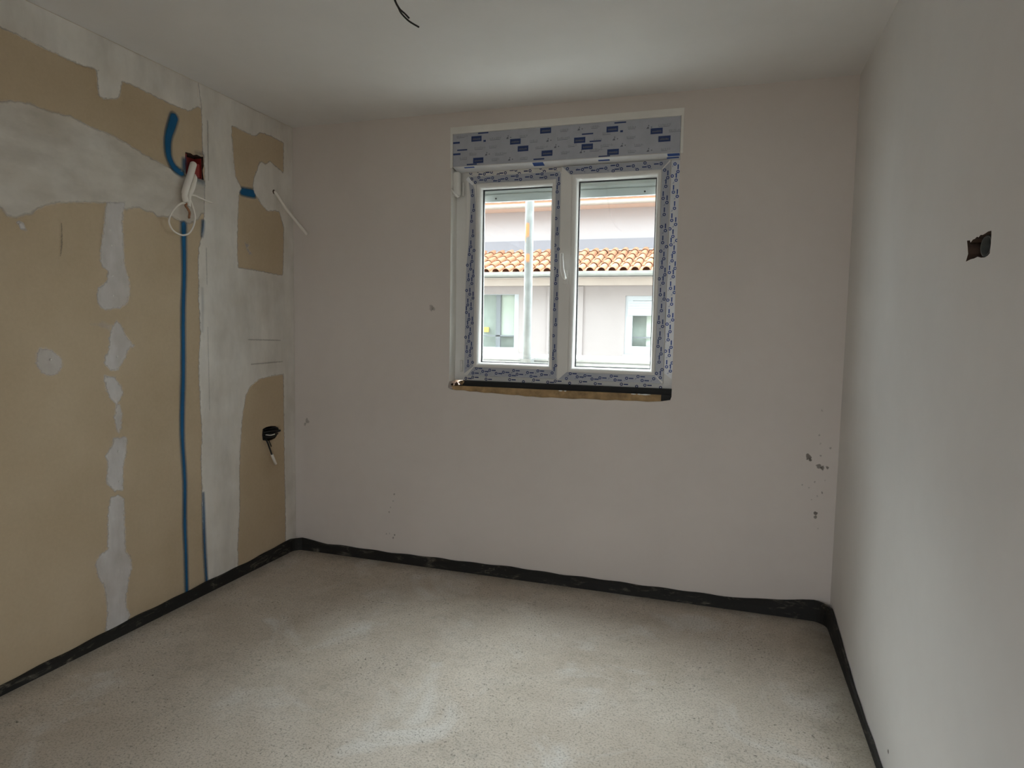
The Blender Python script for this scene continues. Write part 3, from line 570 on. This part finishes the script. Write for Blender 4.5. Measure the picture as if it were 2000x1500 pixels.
for x, z in rects:                                  # dark plates with a line of tiny pale lettering
    mb = MB(); flat(mb, x-.030, x+.030, max(BZ0+.003, z-.0145), min(BZ1-.001, z+.0145), -0.0011); mb.build('printed_plate', 'ink', ff)
    mb = MB(); xx = x-.022
    while xx < x+.022:
        wd_ = 0.002+rs.random()*.0015; flat(mb, xx, xx+wd_, z-.006, z+.0005+rs.random()*.003, -0.0014); xx += wd_+.0014
    tag(mb.build('printed_lettering', 'inkg', ff), kind='stuff')
for x, z in bars:
    mb = MB(); flat(mb, x-.030, x+.030, max(BZ0+.003, z-.0035), min(BZ1-.0005, z+.0035), -0.0011); mb.build('printed_bar', 'ink', ff)
for x, z, l in stubs:
    mb = MB(); flat(mb, x-l/2, x+l/2, z-.005, z+.005, -0.0011); mb.build('printed_bar', 'ink', ff)
mb = MB()
for i, (x, z) in enumerate(txt):                    # faint illegible lettering over a thin rule
    L_ = .022+.010*(i % 3 == 0); xx = x-L_
    while xx < x+L_:
        flat(mb, xx, xx+.0012, max(BZ0+.003, z-.004), min(BZ1-.001, z+.003+rs.random()*.005), -0.0011); xx += .0035+rs.random()*.004
    flat(mb, x-L_, x+L_*(0.3+rs.random()*0.7), max(BZ0+.003, z-.008), max(BZ0+.0045, z-.0062), -0.0011)
for x, z in ico:
    mb.add([(x-.010, -.0011, z-.010), (x+.004, -.0011, z-.010), (x+.002, -.0011, z+.001), (x-.005, -.0011, z-.002)], [(0, 1, 2, 3)])
    flat(mb, x-.001, x+.004, z+.003, z+.0085, -.0011); flat(mb, x+.013, x+.019, z-.006, z-.001, -.0011)
tag(mb.build('printed_lettering', 'inkg', ff), kind='stuff')
# blue print wrapping onto the underside
for x, y0, y1 in ((1.15, .004, .018), (1.545, .004, .045), (1.90, .020, .036), (2.255, .003, .030), (2.25, .040, .055)):
    mb = MB(); mb.add([(x-.03, y0, BZ0-.0018-y0*US), (x+.03, y0, BZ0-.0018-y0*US), (x+.03, y1, BZ0-.0018-y1*US), (x-.03, y1, BZ0-.0018-y1*US)], [(0, 1, 2, 3)]); mb.build('printed_bar', 'ink2', fu)
# pale cover strip round the box
MB().box(1.040, 2.302, -0.003, 0.0, 2.4835, 2.520).build('cover_strip', 'filler_glint', rsh)
MB().box(1.040, 1.0545, -0.003, 0.0, 2.300, 2.4833).build('cover_strip', 'filler_glint', rsh)
MB().box(2.2885, 2.302, -0.003, 0.0, 2.300, 2.4833).build('cover_strip', 'filler_glint', rsh)
# slats (hanging outside the glass) with bottom bar
for k in range(5):
    z0 = 2.178+k*0.039
    mb = MB(); prof = [(0.166, z0), (0.160, z0+.006), (0.158, z0+.018), (0.160, z0+.031), (0.166, z0+.0385), (0.174, z0+.0385), (0.174, z0)]
    n = len(prof); vv = [(x, y, z) for x in (1.09, 2.245) for y, z in prof]
    mb.add(vv, [tuple(range(n)), tuple(range(2*n-1, n-1, -1))]+[(i, (i+1) % n, n+(i+1) % n, n+i) for i in range(n)]); mb.build('slat', 'alu', rsh)
bb_ = bevel(MB().box(1.09, 2.245, 0.157, 0.175, 2.134, 2.1775).build('bottom_bar', 'alu', rsh), 0.003)
for x in (1.258, 2.101): MB().tube([(x, 0.1575, 2.153), (x, 0.154, 2.153)], 0.005, 10).build('screw_head', 'rubber', bb_)
# guide for the pull strap in the upper left corner
g = MB().box(1.030+.018, 1.030+.056, 0.012, 0.058, 2.150, 2.286).build('strap_guide', 'pvc', rsh); bevel(g, 0.014, 4)
MB().tube([(1.047, 0.004, 2.183), (1.060, -0.004, 2.166), (1.082, 0.010, 2.142), (1.088, 0.020, 2.150)], [.0055, .0065, .0065, .005], 8).build('guide_lever', 'pvc', g, True)

# ------------------------------------------------------------------ wall boxes and cables
jb = tag(empty('junction_box'), 'red plastic junction box set in the cut-out high on the left wall', 'electrical box')
mb = MB(); y0, y1, z0, z1 = -0.825, -0.728, 2.133, 2.235
mb.box(-0.052, -0.048, y0, y1, z0, z1); mb.box(-0.048, -0.006, y0, y0+.003, z0, z1); mb.box(-0.048, -0.006, y1-.003, y1, z0, z1)
mb.box(-0.048, -0.006, y0+.003, y1-.003, z0, z0+.003); mb.build('shell', 'red', jb)
MB().box(-0.044, -0.008, -0.770, -0.738, 2.139, 2.205).build('insert', 'red', jb)
wl = tag(empty('conduit_bundle'), 'white conduit ends and looped wire hanging from the red junction box', 'cable')
MB().tube(spline([(-0.004, -0.785, 2.192), (0.012, -0.800, 2.188), (0.022, -0.818, 2.165), (0.022, -0.832, 2.125), (0.022, -0.852, 2.08), (0.022, -0.868, 2.030), (0.024, -0.862, 1.993)], 6), [.013]*6+[.0165]*24+[.0140]*6+[.010], 12).build('conduit', 'wirew', wl, True)
MB().tube(spline([(-0.004, -0.78, 2.140), (0.010, -0.793, 2.128), (0.022, -0.808, 2.105), (0.026, -0.822, 2.070), (0.028, -0.843, 2.034), (0.030, -0.850, 2.003)], 6), [.011]*6+[.0135]*6+[.012]*12+[.009]*7, 12).build('conduit', 'wirew', wl, True)
MB().tube([(0.030, -0.851, 2.006), (0.030, -0.852, 1.975)], .010, 10).build('ferrule', 'wirew', wl, True)
MB().tube(spline([(0.032, -0.868, 1.985), (0.032, -0.875, 1.975), (0.032, -0.861, 1.962), (0.032, -0.850, 1.945), (0.032, -0.854, 1.925), (0.032, -0.852, 1.918)], 4), .0055, 8).build('bare_copper', 'copper', wl, True)
MB().tube(spline([(0.030, -0.862, 1.985), (0.030, -0.895, 1.982), (0.030, -0.930, 1.958), (0.030, -0.962, 1.920), (0.030, -0.975, 1.885), (0.030, -0.965, 1.858), (0.030, -0.945, 1.841), (0.030, -0.915, 1.832), (0.030, -0.884, 1.833), (0.030, -0.852, 1.848), (0.030, -0.826, 1.884), (0.030, -0.814, 1.926), (0.030, -0.822, 1.965), (0.030, -0.840, 2.005), (0.028, -0.847, 2.03)], 5), .0042, 8).build('looped_wire', 'wirew', wl, True)
MB().tube(spline([(0.028, -0.840, 2.03), (0.030, -0.815, 2.035), (0.030, -0.775, 2.030), (0.028, -0.735, 2.024), (0.024, -0.694, 2.022)], 5), .0042, 8).build('wire_end', 'wirew', wl, True)

wc = tag(empty('white_cable'), 'single white cable sticking out of the left wall beside the corner', 'cable')
MB().tube(spline([(-0.001, -0.176, 2.183), (0.014, -0.170, 2.172), (0.05, -0.126, 2.088), (0.085, -0.077, 2.022), (0.12, -0.027, 1.957)], 5), [.0088]*21, 10).build('sheath', 'wirew', wc, True)
MB().tube([(0.0005, -0.178, 2.184), (0.006, -0.178, 2.184)], [.014, .010], 10).build('entry_hole', 'cavity', wc)

sk = tag(empty('socket_box'), 'black recessed wall box with dark wires low on the left wall', 'electrical box')
mb = MB(); y0, y1, z0, z1 = -0.290, -0.185, 0.738, 0.800
mb.box(-0.056, -0.052, y0, y1, z0, z1); mb.box(-0.052, -0.002, y0, y0+.003, z0, z1); mb.box(-0.052, -0.002, y1-.003, y1, z0, z1); mb.box(-0.052, -0.002, y0+.003, y1-.003, z0, z0+.003); mb.box(-0.052, -0.002, y0+.003, y1-.003, z1-.003, z1)
mb.build('shell', 'black', sk)
for k, (a, b_, c) in enumerate((((-0.03, -0.285, .775), (0.018, -0.250, .785), (0.030, -0.180, .782)), ((-0.03, -0.285, .765), (0.022, -0.24, .772), (0.020, -0.170, .776)), ((-0.03, -0.28, .755), (0.020, -0.25, .752), (0.015, -0.185, .762)), ((-0.03, -0.22, .795), (0.020, -0.20, .800), (0.022, -0.190, .775)))):
    MB().tube(spline([a, b_, c], 6), .0045, 8).build('wire', 'wireb', sk, True)
MB().tube(spline([(-0.03, -0.27, .768), (0.020, -0.262, .763), (0.024, -0.225, .765)], 6), .003, 8).build('wire', 'wirew', sk, True)
MB().tube(spline([(-0.02, -0.28, .755), (0.018, -0.290, .735), (0.02, -0.268, .690), (0.02, -0.247, .645)], 6), .0048, 8).build('wire', 'wireb', sk, True)
MB().tube([(0.02, -0.2475, .646), (0.02, -0.212, .582)], .0080, 10).build('wire_cap', 'wirew', sk, True)
MB().tube([(0.005, -0.256, .735), (0.02, -0.250, .693)], .003, 8).build('wire', 'wireb', sk, True)

# conduit mouth inside the broken hole of the right wall
cdm = tag(empty('conduit_mouth'), 'dark grey conduit mouth inside the broken hole in the right wall', 'conduit')
mb = MB(); cy, cz = -1.690, 1.606; seg = 20
prof = [(0.060, 0.034), (0.012, 0.034), (0.012, 0.0295), (0.060, 0.0295)]
vv = [(W+dx_, cy+r_*math.cos(6.2832*k/seg), cz+r_*math.sin(6.2832*k/seg)*0.72) for k in range(seg) for dx_, r_ in prof]
mb.add(vv, [(k*4+i, k*4+(i+1) % 4, ((k+1) % seg)*4+(i+1) % 4, ((k+1) % seg)*4+i) for k in range(seg) for i in range(4)])
mb.build('rim', 'greypl', cdm, True)
mb = MB(); mb.add([(W+0.055, cy+0.0295*math.cos(6.2832*k/seg), cz+0.0295*0.72*math.sin(6.2832*k/seg)) for k in range(seg)], [tuple(range(seg))]); mb.build('bore', 'black', cdm)
coat_mesh('scuff_mark', 'scuff', wall_right, lambda a, b: 0.006-math.hypot(a+1.2134, b-0.0975), [-1.225, -1.202, 0.086, 0.109], lambda a, b_, d: (W-d, a, b_), 0.003, 0.0006, 0.9)

# wires for the ceiling lamp
cw = tag(empty('ceiling_wire'), 'bare black lamp wires hanging from the ceiling', 'wire')
MB().tube(spline([(1.56, -1.75, H+.001), (1.575, -1.75, 2.50), (1.600, -1.75, 2.38), (1.6279, -1.75, 2.308), (1.6397, -1.75, 2.286), (1.6477, -1.75, 2.2714), (1.665, -1.75, 2.2528), (1.679, -1.75, 2.2415), (1.703, -1.75, 2.2264)], 5), .0024, 8).build('strand', 'wireb', cw, True)
MB().tube(spline([(1.565, -1.752, H+.001), (1.582, -1.752, 2.50), (1.606, -1.752, 2.38), (1.6300, -1.752, 2.308), (1.642, -1.752, 2.2855), (1.6490, -1.752, 2.277), (1.6604, -1.752, 2.267), (1.6738, -1.752, 2.2531)], 5), .0024, 8).build('strand', 'wireb', cw, True)
MB().tube([(1.563, -1.751, H-.004), (1.563, -1.751, H)], .02, 14).build('ceiling_hole_rim', 'cavity', cw)

# ------------------------------------------------------------------ outside: scaffold
sf = tag(empty('scaffold'), 'galvanised scaffold with upright tube and metal decks outside the window', 'scaffold')
PX, PY = 1.343, 0.55
po = MB().tube([(PX, PY, -3.0), (PX, PY, 5.2)], 0.027, 20).build('upright_tube', 'galv', sf, True)
for xx in (PX-2.55, PX+2.55): MB().tube([(xx, PY, -3.0), (xx, PY, 5.2)], 0.027, 16).build('upright_tube', 'galv', sf, True)
for xx in (PX-2.55, PX, PX+2.55): MB().tube([(xx, 1.32, -3.0), (xx, 1.32, 0.9 if xx == PX else 5.2)], 0.027, 16).build('upright_tube', 'galv', sf, True)
def ring_patch(z0, z1, a0, a1):                      # worn orange paint on the tube, 0.6 mm proud
    mb = MB(); n = 8; vv = []
    for k in range(n+1):
        a = a0+(a1-a0)*k/n; j = 0.012*math.sin(k*2.1)
        for z in (z0+j, z1-j*0.7): vv.append((PX+.0276*math.cos(a), PY+.0276*math.sin(a), z))
    mb.add(vv, [(2*k, 2*k+1, 2*k+3, 2*k+2) for k in range(n)]); mb.build('paint_mark', 'orange', po, True)
ring_patch(1.99, 2.07, -2.25, -1.3); ring_patch(1.835, 1.88, -2.0, -1.1); ring_patch(1.96, 1.99, -2.5, -2.1)
def plank(y0, y1, z, x0, x1):
    mb = MB(); mb.box(x0, x1, y0, y1, z-.004, z)
    for k in range(4): mb.box(x0, x1, y0-.012+0.001*k, y0, z-.018-.024*k, z-.004-.024*k)     # ribbed side web
    mb.box(x0, x1, y0, y0+.003, z-.10, z-.004); mb.box(x0, x1, y1-.003, y1, z-.10, z-.004)
    pl = mb.build('deck_plank', 'deck', sf)
    hb = MB(); n = int((min(x1, 3.4)-max(x0, -.6))/0.05)
    for i in range(n):
        for j in range(4):
            cx, cy = max(x0, -.6)+0.05*i+(0.025 if j % 2 else 0), y0+.05+(y1-y0-.1)*j/3
            hb.add([(cx+.010*math.cos(1.0472*k), cy+.010*math.sin(1.0472*k), z+.0006) for k in range(6)], [tuple(range(6))])
    if z < 2: tag(hb.build('deck_perforation', 'rubber', pl), kind='stuff')
for zz in (1.23,):
    plank(0.63, 0.94, zz, PX-2.52, PX-0.01); plank(0.95, 1.27, zz, PX-2.52, PX-0.01)
    plank(0.63, 0.94, zz, PX+0.01, PX+2.52); plank(0.95, 1.27, zz, PX+0.01, PX+2.52)
MB().box(PX-.034, PX+.034, PY-.036, PY+.05, 1.15, 1.225).build('coupler', 'galv', sf)
for zz in (1.11,):
    MB().tube([(PX, PY, zz), (PX, 1.32, zz)], 0.024, 12).build('transom_tube', 'galv', sf, True)

# ------------------------------------------------------------------ outside: the house opposite
hs = tag(empty('neighbour_house'), 'pale two-storey house with terracotta roof seen through the window', 'house')
HY = 10.0
def facade(x0, x1, z0, z1, holes, y, mat, name):
    xs = sorted({x0, x1, *[h[0] for h in holes], *[h[1] for h in holes]}); zs = sorted({z0, z1, *[h[2] for h in holes], *[h[3] for h in holes]})
    mb = MB()
    for i in range(len(xs)-1):
        for j in range(len(zs)-1):
            cx, cz = (xs[i]+xs[i+1])/2, (zs[j]+zs[j+1])/2
            if any(h[0] < cx < h[1] and h[2] < cz < h[3] for h in holes): continue
            mb.box(xs[i], xs[i+1], y, y+0.25, zs[j], zs[j+1])
    return mb.build(name, mat, hs)
LWIN, RWIN = (-3.30, -1.69, 0.96, 2.20), (0.58, 1.95, 0.98, 2.165)
facade(-9, 9, -3.0, 2.55, [LWIN, RWIN], HY, 'render', 'lower_wall')
facade(-9, 9, 3.1, 4.25, [], 11.1, 'render2', 'upper_wall')
MB().box(-1.05, -0.285, HY-0.035, HY, -3.0, 2.36).build('pilaster', 'render', hs)
MB().box(-9, 9, HY-0.60, HY, 2.505, 2.55).build('soffit', 'cornice', hs)
MB().box(-9, 9, HY-0.12, HY, 2.37, 2.505).build('cornice', 'cornice', hs)
MB().box(-9, 9, 11.06, 11.1, 3.235, 3.47).build('flashing', 'slate', hs)
MB().box(-9, 9, 11.0, 11.06, 3.205, 3.232).build('flashing_lip', 'gutter', hs)
def gutter(y, z, r):
    mb = MB(); n = 10; prof = [(y-r*math.cos(math.pi*k/n), z-r*math.sin(math.pi*k/n)) for k in range(n+1)]
    prof = [(y-r-.012, z+.006), (y-r-.012, z-.006)]+prof+[(y+r+.004, z)]+[(y+(r+.004)*math.cos(math.pi*k/n), z-(r+.004)*math.sin(math.pi*k/n)) for k in range(n+1)]
    m_ = len(prof); vv = [(x, a, b_) for x in (-9, 9) for a, b_ in prof]
    mb.add(vv, [(i, i+1, m_+i+1, m_+i) for i in range(m_-1)]); return mb.build('gutter', 'gutter', hs, False)
gutter(9.35, 2.595, 0.082); gutter(10.55, 4.185, 0.075)
MB().box(-9, 9, 9.40, 9.43, 2.50, 2.60).build('fascia', 'gutter', hs)
MB().box(-9, 9, 10.62, 11.1, 4.13, 4.16).build('soffit', 'cornice', hs)
# roof decks under the tiles
def deck(y0, z0, y1, z1, name):
    mb = MB(); vv = [(x, y, z+dz) for x in (-9, 9) for (y, z) in ((y0, z0), (y1, z1)) for dz in (-.05, 0)]
    mb.add(vv, [(0, 2, 3, 1), (4, 5, 7, 6), (0, 1, 5, 4), (2, 6, 7, 3), (0, 4, 6, 2), (1, 3, 7, 5)]); return mb.build(name, 'tile', hs)
SL = 0.352; ANG = math.atan(SL)
deck(9.40, 2.600, 11.1, 2.600+1.70*SL, 'lower_roof'); deck(10.50, 4.235, 13.5, 4.235+3.0*SL, 'upper_roof')
def tile_mesh():
    L_, t = 0.47, 0.013; prof = []
    for k in range(3): prof.append((-0.055+0.030*k-0.0, 0.012-0.006*math.sin(math.pi*k/2)))
    for k in range(9): a = math.pi*(1-k/8); prof.append((0.082+0.075*math.cos(a)*1.0, 0.012+0.072*math.sin(a)))
    n = len(prof); vv = []
    for y, dz, s in ((0, 0.022, 1.0), (L_, 0.0, 0.86)):
        for x, z in prof: vv.append((0.05+(x-0.05)*s, y, z*s+dz))
    for x, z in prof: vv.append((x*1.0, 0.0, z+0.022-t))
    ff = [(i, i+1, n+i+1, n+i) for i in range(n-1)]+[(2*n+i, 2*n+i+1, i+1, i) for i in range(n-1)]
    me = bpy.data.meshes.new('roof_tile'); me.from_pydata(vv, [], ff); me.update(); me.materials.append(M['tile'])
    me.polygons.foreach_set('use_smooth', [i < n-1 for i in range(len(ff))]); return me
TM = tile_mesh(); rs = random.Random(2); PITCH_T = 0.218
def lay(rows, cols, x0, y0, z0):
    for r_ in range(rows):
        for c_ in range(cols):
            o = bpy.data.objects.new('roof_tile', TM); col.objects.link(o); o.parent = hs
            d = 0.40*r_
            o.location = (x0+c_*PITCH_T+rs.uniform(-.004, .004), y0+d*math.cos(ANG), z0+d*math.sin(ANG)+rs.uniform(0, .004)); o.rotation_euler = (ANG, 0, rs.uniform(-.012, .012))
lay(5, 48, -6.0, 9.36, 2.585); lay(1, 48, -6.0, 10.46, 4.235)
# left window of the house
def house_window(name, x0, x1, z0, z1, label):
    w_ = empty(name); w_.parent = hs; return w_
xa, xb, za, zb = LWIN
w1 = frame4(xa, xb, za, zb, .10, .10, .10, .012, HY+0.02, HY+0.10).build('window', 'white', hs)
MB().box(xa-.02, xb+.02, HY-0.03, HY+0.05, za-.05, za).build('window_sill', 'white', hs)
MB().box(xa+.1, xb-.1, HY+0.06, HY+0.068, za+.1, zb-.012).build('pane', 'glass', w1)
MB().box(-2.235, -2.135, HY+0.10, HY+0.16, za+.1, zb-.012).build('mullion', 'slate', w1)
MB().box(-2.13, xb-.1, HY+0.16, HY+0.18, za+.36, zb-.012).build('curtain', 'panel', w1)
MB().box(-2.9, xb-.1, HY+0.10, HY+0.15, za+.33, za+.36).build('transom', 'slate', w1)
MB().box(-2.55, -2.44, HY+0.20, HY+0.24, 1.38, 1.49).build('card', 'yellow', w1)
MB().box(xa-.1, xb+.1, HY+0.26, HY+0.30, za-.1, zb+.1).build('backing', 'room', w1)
# right window with its white shutter half down
xa, xb, za, zb = RWIN
w2 = frame4(xa, xb, za, zb, .15, .15, .165, .10, HY+0.03, HY+0.11).build('window', 'white', hs)
for k in range(6): MB().box(xa+.05, xb-.05, HY+0.0+.012, HY+0.028, 1.765+k*.049, 1.765+k*.049+.0475).build('shutter_slat', 'white', w2)
MB().box(xa-.02, xb+.02, HY-0.03, HY+0.05, za-.05, za).build('window_sill', 'white', hs)
MB().box(xa+.15, xb-.15, HY+0.07, HY+0.078, za+.165, zb-.1).build('pane', 'glass', w2)
MB().box(xa+.42, xb-.15, HY+0.18, HY+0.20, za+.1, zb-.1).build('curtain', 'panel', w2)
MB().box(xa+.15, xb-.15, HY+0.12, HY+0.15, za+.33, za+.36).build('transom', 'slate', w2)
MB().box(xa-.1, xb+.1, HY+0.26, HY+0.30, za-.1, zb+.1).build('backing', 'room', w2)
# ground of the building site
tag(MB().box(-60, 60, -60, 60, -3.2, -3.0).build('ground', 'earth'), kind='structure')
